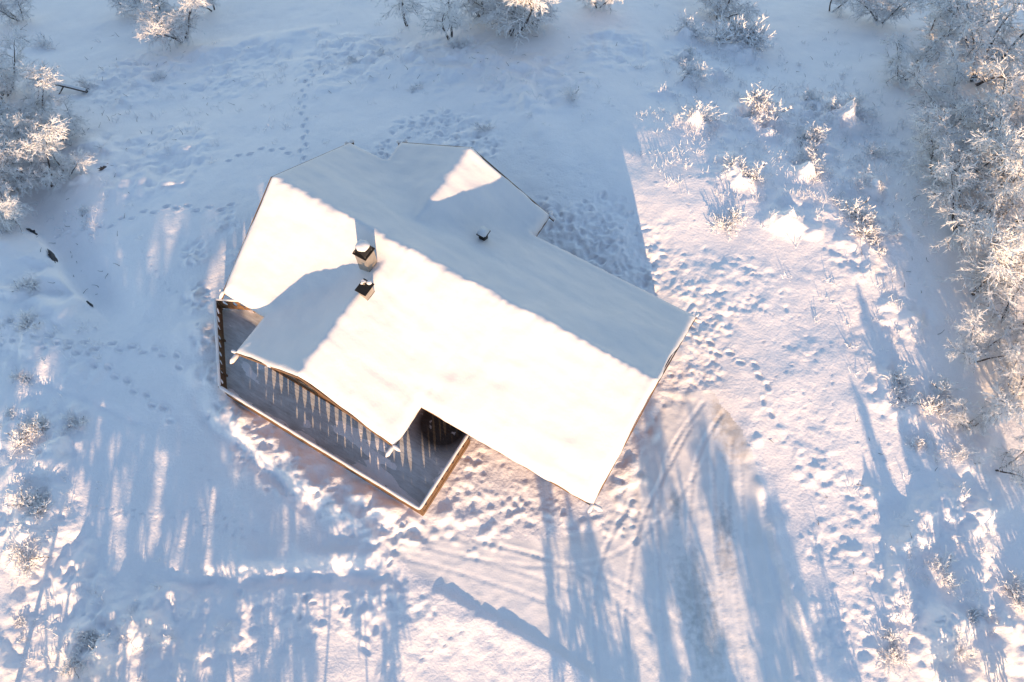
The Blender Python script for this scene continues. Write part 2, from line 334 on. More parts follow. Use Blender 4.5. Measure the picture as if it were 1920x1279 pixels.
# wheel tracks pressed into the driveway
def track(pts, w=0.10, dep=0.028, tread=True):
    global HH
    D, T, S = dist_line(smooth_line(pts, 5)); near = D < 0.6
    g = -dep * np.exp(-(D / w) ** 4) + 0.4 * dep * np.exp(-((D - 1.7*w) / (0.5*w)) ** 2)
    L = sum(np.linalg.norm(at(*b)[:2] - at(*a)[:2]) for a, b in zip(pts, pts[1:]))
    if tread: g = g + 0.006 * np.sin(T * L * 2 * math.pi / 0.24 + S * D * 9) * np.exp(-(D / w) ** 4)
    HH += np.where(near, g, 0) * ends(T, 0.03)
for pts in [[(725,1012),(900,1050),(1080,1110),(1220,1190),(1300,1279)], [(740,1042),(900,1085),(1060,1145),(1190,1225),(1250,1290)], [(800,1000),(980,1035),(1150,1090),(1300,1190),(1370,1279)], [(880,1010),(1030,1050),(1150,1120),(1230,1200)],
            [(1250,1279),(1236,1100),(1232,960),(1255,850),(1325,745)], [(1320,1279),(1300,1100),(1292,960),(1310,850),(1360,765)], [(1440,1279),(1410,1120),(1395,1000),(1388,850)], [(1375,1279),(1352,1120),(1340,1000),(1335,850)],
            [(1180,1279),(1172,1150),(1195,1000),(1240,900),(1300,790)], [(1120,1279),(1112,1160),(1130,1040),(1190,930)], [(1400,1279),(1376,1100),(1365,960),(1372,820)], [(860,1040),(1010,1062),(1150,1040),(1250,960),(1330,850)]]:
    track(pts, dep=0.012 if pts[0][0] < 900 else 0.026)
track([(1430,930),(1450,1050),(1480,1160),(1500,1279)], 0.2, 0.05)
track([(1185,910),(1192,990),(1190,1020)], 0.18, 0.06)
# shelter the outline of the cabin: level base under it and the deck
HH = HH * (1 - house) + house * np.minimum(HH, 0.02)
HH = np.where(house > 0.5, np.minimum(HH, 0.06), HH)

def hz(x, y):
    i = np.clip(np.searchsorted(GX, x), 1, len(GX)-1); j = np.clip(np.searchsorted(GY, y), 1, len(GY)-1)
    return float(HH[j-1:j+1, i-1:i+1].mean())

ny, nx = XX.shape
idx = np.arange(ny * nx).reshape(ny, nx)
quad = np.stack([idx[:-1,:-1], idx[:-1,1:], idx[1:,1:], idx[1:,:-1]], -1).reshape(-1, 4)
cx = 0.25 * (XX[:-1,:-1] + XX[1:,1:] + XX[:-1,1:] + XX[1:,:-1]); cy = 0.5 * (YY[:-1,:-1] + YY[1:,:-1])
ind = inside(drive_poly, cx + 0.12 * vn(cx, cy, 0.5, 70), cy + 0.12 * vn(cx, cy, 0.5, 71)).ravel()
V = np.stack([XX, YY, HH], -1).reshape(-1, 3)
def sub(name, sel, mat, label):
    q = quad[sel]; u, inv = np.unique(q, return_inverse=True)
    return tag(link(name, mesh_np(name, V[u], inv.reshape(-1, 4)), mat), label, kind='structure')
nt_, b_ = DRIVE_NT
tc = N(nt_, 'ShaderNodeTexCoord')
base, _ = noise_ramp(nt_, tc.outputs['Object'], 1.1, [(0.3, (0.88, 0.845, 0.85)), (0.7, (0.82, 0.79, 0.79))], 5)
prev = base.outputs[0]
for (px, py, rad, col) in [(1372,800,2.0,(0.50,0.43,0.37)),(1350,770,1.3,(0.55,0.48,0.42)),(1358,985,1.1,(0.36,0.36,0.38)),(1363,1050,1.2,(0.40,0.40,0.42)),(1266,945,.8,(0.42,0.41,0.41)),(1300,1110,2.2,(0.48,0.47,0.47)),(1330,1200,2.0,(0.5,0.5,0.5))]:
    p = at(px, py)
    mp = N(nt_, 'ShaderNodeMapping'); mp.inputs['Location'].default_value = (-p[0]/(rad*.45), -p[1]/rad, 0); mp.inputs['Scale'].default_value = (1/(rad*.45), 1/rad, 0)
    nt_.links.new(tc.outputs['Object'], mp.inputs[0])
    ln = N(nt_, 'ShaderNodeVectorMath', operation='LENGTH'); nt_.links.new(mp.outputs[0], ln.inputs[0])
    no = N(nt_, 'ShaderNodeTexNoise'); no.inputs['Scale'].default_value = 3.5; no.inputs['Detail'].default_value = 6; nt_.links.new(tc.outputs['Object'], no.inputs['Vector'])
    ad = N(nt_, 'ShaderNodeMath', operation='MULTIPLY_ADD'); nt_.links.new(no.outputs[0], ad.inputs[0]); ad.inputs[1].default_value = 2.2; nt_.links.new(ln.outputs['Value'], ad.inputs[2])
    mr = N(nt_, 'ShaderNodeMapRange'); mr.inputs['From Min'].default_value = 1.2; mr.inputs['From Max'].default_value = 2.1; mr.inputs['To Min'].default_value = 0.62; mr.inputs['To Max'].default_value = 0
    nt_.links.new(ad.outputs[0], mr.inputs['Value'])
    mx = N(nt_, 'ShaderNodeMix', data_type='RGBA'); nt_.links.new(mr.outputs[0], mx.inputs[0]); nt_.links.new(prev, mx.inputs[6]); mx.inputs[7].default_value = (*col, 1); prev = mx.outputs[2]
nt_.links.new(prev, b_.inputs['Base Color']); b_.inputs['Roughness'].default_value = 0.7
no = N(nt_, 'ShaderNodeTexNoise'); no.inputs['Scale'].default_value = 14; no.inputs['Detail'].default_value = 5; nt_.links.new(tc.outputs['Object'], no.inputs['Vector'])
bp = N(nt_, 'ShaderNodeBump'); bp.inputs['Strength'].default_value = 0.5; bp.inputs['Distance'].default_value = 0.02; nt_.links.new(no.outputs[0], bp.inputs['Height']); nt_.links.new(bp.outputs[0], b_.inputs['Normal'])
sub('snow_ground', ~ind, M['snow'], None); sub('driveway', ind, M['drive'], None)

# ------------------------------------------------------------------ cabin
cabin = link('cabin', None); cabin.location = (HX, HY, 0); cabin.rotation_euler.z = math.radians(-31.037)
tag(cabin, 'large timber cabin with snow-laden cross-gabled roof in the middle of the clearing', 'cabin')
L, WF, WB, HR, TM = 19.316, 4.95, 5.03, 5.823, 0.595                # local x along the ridge, y to the back
UC, AC, VE, HCz, TC_ = 6.441, 4.358, 6.549, 4.917, 0.542            # back gable
UW, AL, AR, VW, HW, TW = 6.735, 4.313, 4.198, 7.027, 5.454, 0.608   # front gable
rects = [(0, L, -WF, WB), (UC-AC, UC+AC, 0, VE), (UW-AL, UW+AR, -VW, 0)]
def cuts(br, s):
    out = []
    for a, b in zip(br, br[1:]):
        n = max(1, int(math.ceil((b-a)/s))); out += list(a + (b-a)*np.arange(n)/n)
    return np.array(out + [br[-1]])
ax = cuts(sorted([0, UC-AC, UW-AL, UC+AC, UW+AR, L]), 0.085); ay = cuts(sorted([-VW, -WF, 0, WB, VE]), 0.085)
RX, RY = np.meshgrid(ax, ay)
e = 1e-6
z1 = np.where((RY >= -WF-e) & (RY <= WB+e), HR - TM*np.abs(RY), -9)
z2 = np.where((RX >= UC-AC-e) & (RX <= UC+AC+e) & (RY >= 0) & (RY <= VE+e), HCz - TC_*np.abs(RX-UC), -9)
z3 = np.where((RX >= UW-AL-e) & (RX <= UW+AR+e) & (RY <= 0) & (RY >= -VW-e), HW - TW*np.abs(RX-UW), -9)
RZ = np.maximum(np.maximum(z1, z2), z3); inn = RZ > 0
# distance to the outline
outl = [(0,-WF),(UW-AL,-WF),(UW-AL,-VW),(UW+AR,-VW),(UW+AR,-WF),(L,-WF),(L,WB),(UC+AC,WB),(UC+AC,VE),(UC-AC,VE),(UC-AC,WB),(0,WB)]
DB = np.full(RX.shape, 9.0)
for (x0, y0), (x1, y1) in zip(outl, outl[1:] + outl[:1]):
    d = np.array([x1-x0, y1-y0]); t = np.clip(((RX-x0)*d[0] + (RY-y0)*d[1]) / (d@d), 0, 1); DB = np.minimum(DB, np.hypot(RX-x0-t*d[0], RY-y0-t*d[1]))
Z = np.where(inn, RZ, np.nan)
def sm(A, n, fillmask):
    for _ in range(n):
        acc = np.zeros_like(A); c = np.zeros_like(A)
        for dy, dx, w in [(0,0,4),(1,0,2),(-1,0,2),(0,1,2),(0,-1,2),(1,1,1),(-1,1,1),(1,-1,1),(-1,-1,1)]:
            S_ = np.full_like(A, np.nan); ys, yd = slice(max(0,-dy), A.shape[0]-max(0,dy)), slice(max(0,dy), A.shape[0]-max(0,-dy))
            xs, xd = slice(max(0,-dx), A.shape[1]-max(0,dx)), slice(max(0,dx), A.shape[1]-max(0,-dx))
            S_[yd, xd] = A[ys, xs]; ok = ~np.isnan(S_); acc[ok] += w*S_[ok]; c[ok] += w
        A = np.where(fillmask, acc/np.maximum(c, 1), np.nan)
    return A
Zs = sm(Z, 4, inn); Zb = sm(Z, 60, inn)
Zs = np.where(Zb > Zs, Zs + 0.85*(Zb-Zs), Zs)                      # valleys drift full, ridges stay firm
Zs = Zs*sstep(0, .5, DB) + RZ*(1-sstep(0, .5, DB))
ridge_d = np.abs(RY); fl = np.exp(-(ridge_d/0.28)**2)
Zs = Zs + fl * (0.02 + 0.035*vn(RX, RY, 0.9, 80) + 0.035*vn(RX, RY, 0.37, 81) + 0.025*vn(RX, RY, 0.19, 82)) * sstep(0, 0.6, DB)
Zs = Zs + (0.08*fbm(RX, RY, 3.0, 3, 83) + 0.012*vn(RX, RY, 0.45, 85) + 0.035*vn(RX*0.5, RY, 0.7, 86) + 0.02*fbm(RX*0.35 + RY*0.2, RY*1.2, 0.5, 2, 88)) * sstep(0, 0.5, DB)
for _ in range(60):
    x_, y_ = random.uniform(6.8, 13), random.uniform(-7, -0.6); Zs = Zs - random.uniform(.004, .026)*np.exp(-((RX-x_)**2 + ((RY-y_)/1.3)**2)/0.02)
rd = 0.26; q = np.clip(1 - DB/rd, 0, 1); Zs = Zs - 0.15*(1 - np.sqrt(np.clip(1-q*q, 0, 1))) + 0.02
sid = -np.ones(RX.shape, int); cells = inn[:-1,:-1] & inn[1:,:-1] & inn[:-1,1:] & inn[1:,1:]
cxm = 0.5*(RX[:-1,:-1]+RX[1:,1:]); cym = 0.5*(RY[:-1,:-1]+RY[1:,1:])
cells &= inside(outl, cxm, cym)
sid[inn] = np.arange(inn.sum())
qd = np.stack([sid[:-1,:-1], sid[:-1,1:], sid[1:,1:], sid[1:,:-1]], -1)[cells]
JX = RX + 0.0; JY = RY + 0.0
TV = np.stack([JX, JY, Zs], -1)[inn]
ed = np.sort(np.concatenate([qd[:, [0,1]], qd[:, [1,2]], qd[:, [2,3]], qd[:, [3,0]]]), 1)
raw = np.concatenate([qd[:, [0,1]], qd[:, [1,2]], qd[:, [2,3]], qd[:, [3,0]]])
_, iv, ct = np.unique(ed, axis=0, return_inverse=True, return_counts=True)
bnd = raw[ct[iv.ravel()] == 1]
bv = np.unique(bnd); wav = 0.05*vn(TV[bv,0], TV[bv,1], 0.7, 90)
low = TV[bv].copy(); low[:, 2] -= 0.20 + wav; mp_ = -np.ones(len(TV), int); mp_[bv] = len(TV) + np.arange(len(bv))
side = np.stack([bnd[:,1], bnd[:,0], mp_[bnd[:,0]], mp_[bnd[:,1]]], -1)
allv = np.concatenate([TV, low]); 
# nudge the overhanging lip so that the edge is not ruled
lip = np.concatenate([bv, mp_[bv]]); cxy = np.array([8.0, -0.5]); 
allv[lip, 0] += 0.05*fbm(allv[lip,1]+3, allv[lip,0], 1.3, 3, 91); allv[lip, 1] += 0.05*fbm(allv[lip,0], allv[lip,1]+7, 1.3, 3, 92)

roof = MB()
def slab(a, b, c, d_, th=0.13, dz=-0.26):
    top = [Vector(p) + Vector((0,0,dz)) for p in (a, b, c, d_)]; roof.prism([p - Vector((0,0,th)) for p in top], top)
i = 0.03
slab((i,0,HR),(L-i,0,HR),(L-i,WB-i,HR-TM*(WB-i)),(i,WB-i,HR-TM*(WB-i)))
slab((i,0,HR-.002),(L-i,0,HR-.002),(L-i,-WF+i,HR-TM*(WF-i)),(i,-WF+i,HR-TM*(WF-i)))
for uc, al, ar, ve, hh, tt, y0 in ((UC, AC, AC, VE-i, HCz, TC_, 1.6), (UW, AL, AR, -VW+i, HW, TW, -0.8)):
    slab((uc,y0,hh),(uc,ve,hh),(uc+ar-i,ve,hh-tt*(ar-i)),(uc+ar-i,y0,hh-tt*(ar-i))); slab((uc,y0,hh-.002),(uc,ve,hh-.002),(uc-al+i,ve,hh-tt*(al-i)),(uc-al+i,y0,hh-tt*(al-i)))
roof_o = roof.build('roof', M['trim'], cabin); roof_o['label'] = 'dark roof edge under thick snow'
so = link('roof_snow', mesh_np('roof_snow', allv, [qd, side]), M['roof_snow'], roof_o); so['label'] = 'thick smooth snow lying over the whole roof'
# bargeboards along the gables, eave boards that run past them with snow on their tips
def snow_pad(a, b, w, h, name, parent, seed=0):
    a, b = np.array(a, float), np.array(b, float); d = b-a; l = np.linalg.norm(d); d /= l; n = np.cross(d, [0,0,1]); n /= np.linalg.norm(n); u = np.cross(n, d)
    k = max(4, int(l/0.12)); ring = 9; vv = []
    for s in range(k+1):
        t = s/k; e_ = math.sqrt(max(0.02, 1-max(0, abs(2*t-1)-(1-min(1, 0.35/l)))**2/(min(1, 0.35/l))**2)); c = a+d*l*t
        f = 1+0.16*float(vn(np.array(c[0]), np.array(c[1]), 0.35, seed)); g = 1+0.3*float(vn(np.array(c[0]), np.array(c[1]), 0.5, seed+3))
        for r_ in range(ring):
            th = math.pi*2*r_/ring; cs, sn = math.cos(th), math.sin(th); vv.append(c + n*cs*w/2*e_*f + u*(max(sn, -0.12)*h*e_*g))
    ff = [[s*ring+r_, s*ring+(r_+1)%ring, (s+1)*ring+(r_+1)%ring, (s+1)*ring+r_] for s in range(k) for r_ in range(ring)]
    cap = np.array([[0*ring+r_ for r_ in range(ring)][::-1], [k*ring+r_ for r_ in range(ring)]])
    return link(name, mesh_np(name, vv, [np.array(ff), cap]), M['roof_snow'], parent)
def bargeboard(apex, foot, out):
    """board on the gable face from apex to foot, running on past the eave"""
    a, f = Vector(apex), Vector(foot); d = (f-a).normalized(); o_ = Vector(out); dz = Vector((0,0,-0.14)); tip = f + d*0.30
    mb = MB(); p = [a+dz, tip+dz, tip+dz-Vector((0,0,.22)), a+dz-Vector((0,0,.22))]
    mb.prism([x + o_*0.01 for x in p], [x + o_*0.055 for x in p]); b = mb.build('bargeboard', M['wood'], roof_o)
    snow_pad(f + d*(-0.05) + o_*0.02 + Vector((0,0,-.13)), tip + d*0.10 + o_*0.03 + Vector((0,0,-.13)), 0.17, 0.10, 'snow', roof_o, int(f.x*7) % 40)
def eaveboard(a, b, ext0, ext1):
    a, b = Vector(a), Vector(b); d = (b-a).normalized(); dz = Vector((0,0,-0.30)); A, B = a-d*ext0+dz, b+d*ext1+dz
    n = Vector((d.y, -d.x, 0)); 
    mb = MB(); mb.beam(A + n*0.0, B + n*0.0, 0.07, 0.16); mb.build('eave_board', M['wood'], roof_o)
    if ext0 > .1: snow_pad(A-d*0.06, a+dz+d*0.05, 0.22, 0.16, 'snow', roof_o, 11)
    if ext1 > .1: snow_pad(b+dz-d*0.05, B+d*0.06, 0.22, 0.16, 'snow', roof_o, 17)
ZF, ZB = HR-TM*WF, HR-TM*WB
for xe, o_ in ((0, (-1,0,0)), (L, (1,0,0))):
    bargeboard((xe,0,HR), (xe,-WF,ZF), o_); bargeboard((xe,0,HR), (xe,WB,ZB), o_)
bargeboard((UW,-VW,HW), (UW-AL,-VW,HW-TW*AL), (0,-1,0)); bargeboard((UW,-VW,HW), (UW+AR,-VW,HW-TW*AR), (0,-1,0))
bargeboard((UC,VE,HCz), (UC-AC,VE,HCz-TC_*AC), (0,1,0)); bargeboard((UC,VE,HCz), (UC+AC,VE,HCz-TC_*AC), (0,1,0))
eaveboard((0,-WF+.04,ZF), (UW-AL,-WF+.04,ZF), 0.3, 0); eaveboard((UW+AR,-WF+.04,ZF), (L,-WF+.04,ZF), 0, 0.45)
eaveboard((0,WB-.04,ZB), (UC-AC,WB-.04,ZB), 0.3, 0); eaveboard((UC+AC,WB-.04,ZB), (L,WB-.04,ZB), 0, 0.3)
eaveboard((UW-AL+.04,-VW,HW-TW*AL), (UW-AL+.04,-WF,HW-TW*AL), 0.5, 0); eaveboard((UW+AR-.04,-VW,HW-TW*AR), (UW+AR-.04,-WF,HW-TW*AR), 0.5, 0)
eaveboard((UC-AC+.04,WB,HCz-TC_*AC), (UC-AC+.04,VE,HCz-TC_*AC), 0, 0.35); eaveboard((UC+AC-.04,WB,HCz-TC_*AC), (UC+AC-.04,VE,HCz-TC_*AC), 0, 0.35)
# walls
def wall_block(pent_a, pent_b): MB().prism(pent_a, pent_b).build('wall', M['cladding'], cabin)
o = 0.55; dz = 0.41
wall_block([(o,-WF+.6,-.3),(o,WB-.6,-.3),(o,WB-.6,HR-TM*(WB-.6)-dz),(o,0,HR-dz),(o,-WF+.6,HR-TM*(WF-.6)-dz)],
           [(L-o,-WF+.6,-.3),(L-o,WB-.6,-.3),(L-o,WB-.6,HR-TM*(WB-.6)-dz),(L-o,0,HR-dz),(L-o,-WF+.6,HR-TM*(WF-.6)-dz)])
def wing_wall(uc, al, ar, y0, y1, hh, tt):
    f = lambda y: [(uc-al,y,-.31),(uc+ar,y,-.31),(uc+ar,y,hh-tt*ar-dz),(uc,y,hh-dz-.01),(uc-al,y,hh-tt*al-dz)]
    wall_block(f(y0), f(y1))
wing_wall(UW, AL-.6, AR-.6, -VW+.55, -0.6, HW, TW); wing_wall(UC, AC-.6, AC-.6, VE-.55, 0.6, HCz, TC_)
def window(cx_, cy_, cz, w, h, axis_, out, nm=2):
    """window in a wall; axis_ 0: wall runs along x, 1: along y; out: outward sign"""
    def bx(mb, a0, a1, z0, z1, d0, d1):
        lo, hi = sorted((d0*out, d1*out))
        if axis_ == 0: mb.box(cx_+a0, cx_+a1, cy_+lo, cy_+hi, cz+z0, cz+z1)
        else: mb.box(cx_+lo, cx_+hi, cy_+a0, cy_+a1, cz+z0, cz+z1)
    mb = MB(); bx(mb, -w/2, w/2, -h/2, h/2, 0.004, 0.02); p = mb.build('window', M['glass'], cabin)
    mb = MB(); t = 0.09
    bx(mb, -w/2-t, w/2+t, h/2, h/2+t, 0.0, 0.06); bx(mb, -w/2-t, w/2+t, -h/2-t, -h/2, 0.0, 0.08); bx(mb, -w/2-t, -w/2, -h/2, h/2, 0.0, 0.06); bx(mb, w/2, w/2+t, -h/2, h/2, 0.0, 0.06)
    for k in range(1, nm): bx(mb, -w/2+w*k/nm-.03, -w/2+w*k/nm+.03, -h/2, h/2, 0.022, 0.05)
    bx(mb, -w/2, w/2, -.025, .025, 0.022, 0.045); mb.build('frame', M['trim'], p)
window(UW-1.7, -VW+.55, 1.75, 1.9, 1.3, 0, -1); window(UW+1.7, -VW+.55, 1.75, 1.9, 1.3, 0, -1)
window(14.4, -WF+.6, 1.6, 1.4, 1.1, 0, -1); window(17.0, -WF+.6, 1.6, 1.2, 1.1, 0, -1); window(1.6, -WF+.6, 1.75, 1.1, 1.3, 0, -1)
window(L-o, -1.8, 1.6, 1.2, 1.1, 1, 1); window(L-o, 2.0, 1.6, 1.2, 1.1, 1, 1); window(o, 0.4, 1.7, 1.6, 1.2, 1, -1)
window(14.0, WB-.6, 1.6, 1.2, 1.0, 0, 1); window(UC, VE-.55, 1.7, 1.6, 1.2, 0, 1)
mb = MB(); mb.box(11.55, 12.55, -WF+.52, -WF+.597, .42, 2.5); dr = mb.build('door', M['wood'], cabin)
mb = MB(); mb.box(12.38, 12.43, -WF+.46, -WF+.52, 1.35, 1.5); mb.build('handle', M['steel'], dr)
# chimneys and vent
mb = MB(); mb.box(5.85, 6.44, -1.62, -1.02, 4.2, 6.34); ch = mb.build('chimney', M['steel'], cabin, 0.012); ch['label'] = 'tall square steel-clad chimney with arched hood'
mb = MB(); mb.box(5.80, 6.49, -1.67, -.97, 6.342, 6.41); mb.build('top_plate', M['black'], ch, 0.01)
mb = MB(); mb.box(5.835, 6.455, -1.635, -1.005, 4.75, 4.98); mb.box(5.82, 6.47, -1.65, -.99, 4.3, 4.72); mb.build('flashing', M['black'], ch)
mb = MB(); n = 10; arc = lambda r, y: [(6.145 + 0.29*math.cos(math.pi*k/n)*r, y, 6.47 + 0.26*math.sin(math.pi*k/n)*r) for k in range(n+1)]
mb.prism(arc(1, -1.63) + arc(.92, -1.63)[::-1], arc(1, -1.06) + arc(.92, -1.06)[::-1]); mb.build('hood', M['black'], ch)
for x_ in (5.875, 6.415):
    for y_ in (-1.58, -1.12): MB().box(x_-.012, x_+.012, y_-.012, y_+.012, 6.41, 6.52).build('hood_leg', M['steel'], ch)
snow_pad((6.12,-1.58,6.715), (6.12,-0.98,6.715), 0.50, 0.10, 'snow', ch, 5)
mb = MB(); mb.box(6.74, 7.13, -2.78, -2.26, 4.6, 5.82); c2 = mb.build('chimney', M['steel'], cabin, 0.012); c2['label'] = 'short beige chimney with flat black lid and thin pipe'
mb = MB(); mb.box(6.735, 7.135, -2.785, -2.255, 4.7, 5.26); mb.build('flashing', M['black'], c2)
mb = MB(); mb.box(6.65, 7.20, -2.86, -2.19, 5.822, 5.87); mb.build('lid', M['black'], c2, 0.008)
def tube(p0, p1, r, n=12):
    p0, p1 = Vector(p0), Vector(p1); mb = MB(); 
    mb.prism([p0 + Vector((r*math.cos(6.2832*k/n), r*math.sin(6.2832*k/n), 0)) for k in range(n)], [p1 + Vector((r*math.cos(6.2832*k/n), r*math.sin(6.2832*k/n), 0)) for k in range(n)]); return mb
tube((6.83,-2.42,5.87), (6.83,-2.42,6.10), 0.045).build('pipe', M['steel'], c2)
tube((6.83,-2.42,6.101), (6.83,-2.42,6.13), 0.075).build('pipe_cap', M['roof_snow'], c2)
snow_pad((6.70,-2.50,5.875), (6.82,-2.25,5.875), 0.17, 0.07, 'snow', c2, 3); snow_pad((6.85,-2.28,5.875), (7.10,-2.24,5.875), 0.2, 0.06, 'snow', c2, 9)
mb = MB(); mb.box(9.16, 9.46, 2.80, 3.12, 3.7, 4.50); vt = mb.build('roof_vent', M['black'], cabin, 0.01); vt['label'] = 'small black roof vent under a block of snow'
mb = MB(); mb.box(9.09, 9.55, 2.72, 3.22, 4.502, 4.54); mb.build('lid', M['black'], vt)
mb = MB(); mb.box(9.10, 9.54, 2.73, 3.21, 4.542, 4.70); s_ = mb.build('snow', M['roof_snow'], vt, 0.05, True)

# ------------------------------------------------------------------ deck
deck = link('deck', None); deck.location = (HX, HY, 0); deck.rotation_euler.z = math.radians(-31.037)
tag(deck, 'L-shaped timber deck with cut-out board railing along the front of the cabin', 'deck')
D0, D1, D2, D3, DZ = (-1.006, -5.145), (2.116, -8.545), (13.06, -8.53), (13.08, -4.66), 0.38
mb = MB(); v_ = 4.37
while v_ < 8.45:
    w_ = min(0.138, 8.5-v_); ya, yb = -v_, -(v_+w_)
    umin = lambda v: (0.56 - (v-4.35)*1.96) if v < 5.145 else (-1.0 + (v-5.145)*0.918)
    x0 = umin(v_)+.03; x1 = umin(v_+w_)+.03; dzz = random.uniform(-.004, .004)
    for a, b in ((0, 4.2), (4.2, 9.1), (9.1, 14)):
        l0, l1 = max(a, x0) if a else x0, max(a, x1) if a else x1; r = min(b, 13.02)-.004
        if v_ + w_ < 6.45 and False: pass
        mb.prism([(l0,ya,DZ-.04+dzz),(r,ya,DZ-.04+dzz),(r,yb,DZ-.04+dzz),(l1,yb,DZ-.04+dzz)], [(l0,ya,DZ+dzz),(r,ya,DZ+dzz),(r,yb,DZ+dzz),(l1,yb,DZ+dzz)])
    v_ += 0.145
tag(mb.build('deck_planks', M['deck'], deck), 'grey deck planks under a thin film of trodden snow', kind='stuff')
for a, b in ((D0, D1), (D1, D2), (D2, D3)): MB().beam((*a, DZ-.045), (*b, DZ-.045), 0.06, 0.6).build('skirt_board', M['wood'], deck)
zs = [0.03,.2,.24,.28,.32,.36,.38,.44,.5,.57,.65,.73,.81,.88,.94]
def board_mesh(lens, drop, hi):
    def half_w(z):
        w = 0.222
        if 0.20 < z < 0.36: w -= drop*math.sin(math.pi*(z-.20)/.16)
        if 0.38 < z < hi: w -= lens*math.sin(math.pi*((z-.38)/(hi-.38))**0.8)
        return w
    ring = [(half_w(z), z) for z in zs] + [(-half_w(z), z) for z in zs[::-1]]
    n = len(zs); bv_ = [(x, -.014, z) for x, z in ring] + [(x, .014, z) for x, z in ring]; bf = []
    for k in range(n-1):
        a, b, c, d_ = k, k+1, 2*n-2-k, 2*n-1-k
        bf += [(a, b, c, d_), (a+2*n, d_+2*n, c+2*n, b+2*n), (a, a+2*n, b+2*n, b), (d_, c, c+2*n, d_+2*n)]
    bf += [(0, 2*n-1, 4*n-1, 2*n), (n-1, 3*n-1, 3*n, n)]
    me = bpy.data.meshes.new('railing_board'); me.from_pydata(bv_, [], bf); me.update(); return me
BOARDS = [board_mesh(*q) for q in ((.14,.06,.90),(.10,0,.84),(.15,.03,.93),(.06,.0,.80),(.12,.05,.88))]
def railing(a, b):
    a, b = np.array(a), np.array(b); d = b-a; l = np.linalg.norm(d); ang = math.atan2(d[1], d[0]); k = max(2, round(l/0.45))
    for s in range(k):
        p = a + d*(s+.5)/k; o_ = link('railing_board', BOARDS[random.choice((0,0,1,2,2,3,4))], M['wood'], deck); o_.location = (p[0], p[1], DZ); o_.rotation_euler.z = ang; o_.scale.x = l/k/0.45
    nn = np.array([-d[1], d[0]])/l
    for s in range(0, k+1, 4):
        p = a + d*s/k + nn*0.065; MB().box(p[0]-.04, p[0]+.04, p[1]-.04, p[1]+.04, DZ+.002, DZ+.93).build('post', M['wood'], deck)
    tr = MB().beam((*a, DZ+.985), (*b, DZ+.985), 0.13, 0.045).build('top_rail', M['wood'], deck)
    e_ = d/l*0.05; snow_pad((*(a-e_), DZ+.99), (*(b+e_), DZ+.99), 0.155, 0.06, 'snow', tr, int(l*3) % 30)
dx_, dy_ = np.meshgrid(np.arange(-1.0, 13.06, .07), np.arange(-8.47, -4.36, .07)); dzz = DZ - .006 + .030*fbm(dx_*.6, dy_*1.5, 1.3, 4, 95, .6) + .05*np.exp(-((dy_+8.5)/.25)**2)*(1+vn(dx_, dy_, .5, 96)) - .09*np.exp(-((dx_-11.9)**2+(dy_+4.7)**2)/1.6)
did = np.arange(dx_.size).reshape(dx_.shape); dq = np.stack([did[:-1,:-1], did[:-1,1:], did[1:,1:], did[1:,:-1]], -1)
dpoly = [(0.56,-4.36), (D0[0]+.12,D0[1]), (D1[0]+.05,D1[1]+.09), (D2[0]-.08,D2[1]+.09), (D3[0]-.08,-4.36)]
dq = dq[inside(dpoly, dx_[:-1,:-1]+.035, dy_[:-1,:-1]+.035)]; du, di = np.unique(dq, return_inverse=True)
tag(link('snow_film', mesh_np('snow_film', np.stack([dx_, dy_, dzz], -1).reshape(-1, 3)[du], di.reshape(-1, 4)), M['snow'], deck), 'patchy trodden snow left on the deck planks', kind='stuff')
railing(D0, D1); railing(D1, D2); railing(D2, D3); railing((0.50, -4.42), D0)

# ------------------------------------------------------------------ frosted trees and shrubs
def tubes(S, n):
    S = np.asarray(S, float); p0, p1, r0, r1 = S[:, 0:3], S[:, 3:6], S[:, 6], S[:, 7]
    d = p1-p0; d /= np.linalg.norm(d, axis=1, keepdims=True)+1e-9
    a = np.where(np.abs(d[:, 2:3]) > 0.9, [[1.0,0,0]], [[0,0,1.0]]); u = np.cross(d, a); u /= np.linalg.norm(u, axis=1, keepdims=True); w = np.cross(d, u)
    th = np.arange(n)*2*math.pi/n; c, s = np.cos(th)[None,:,None], np.sin(th)[None,:,None]
    off = u[:,None]*c + w[:,None]*s
    Vv = np.stack([p0[:,None]+off*r0[:,None,None], p1[:,None]+off*r1[:,None,None]], 1).reshape(-1, 3)
    k = np.arange(n); base_ = (np.arange(len(S))*2*n)[:,None]
    F = np.stack([base_+k, base_+(k+1)%n, base_+n+(k+1)%n, base_+n+k], -1).reshape(-1, 4)
    return Vv, F
def walk(rg, p, d, length, steps, r0, r1, jit, grav):
    pts = [(p.copy(), r0)]; d = d/np.linalg.norm(d)
    for s in range(steps):
        d = d + rg.normal(0, jit, 3) + np.array([0, 0, grav]); d /= np.linalg.norm(d); p = p + d*length/steps
        pts.append((p.copy(), r0 + (r1-r0)*(s+1)/steps))
    return pts
def seg(pts): return [[*a[0], *b[0], a[1], b[1]] for a, b in zip(pts, pts[1:])]
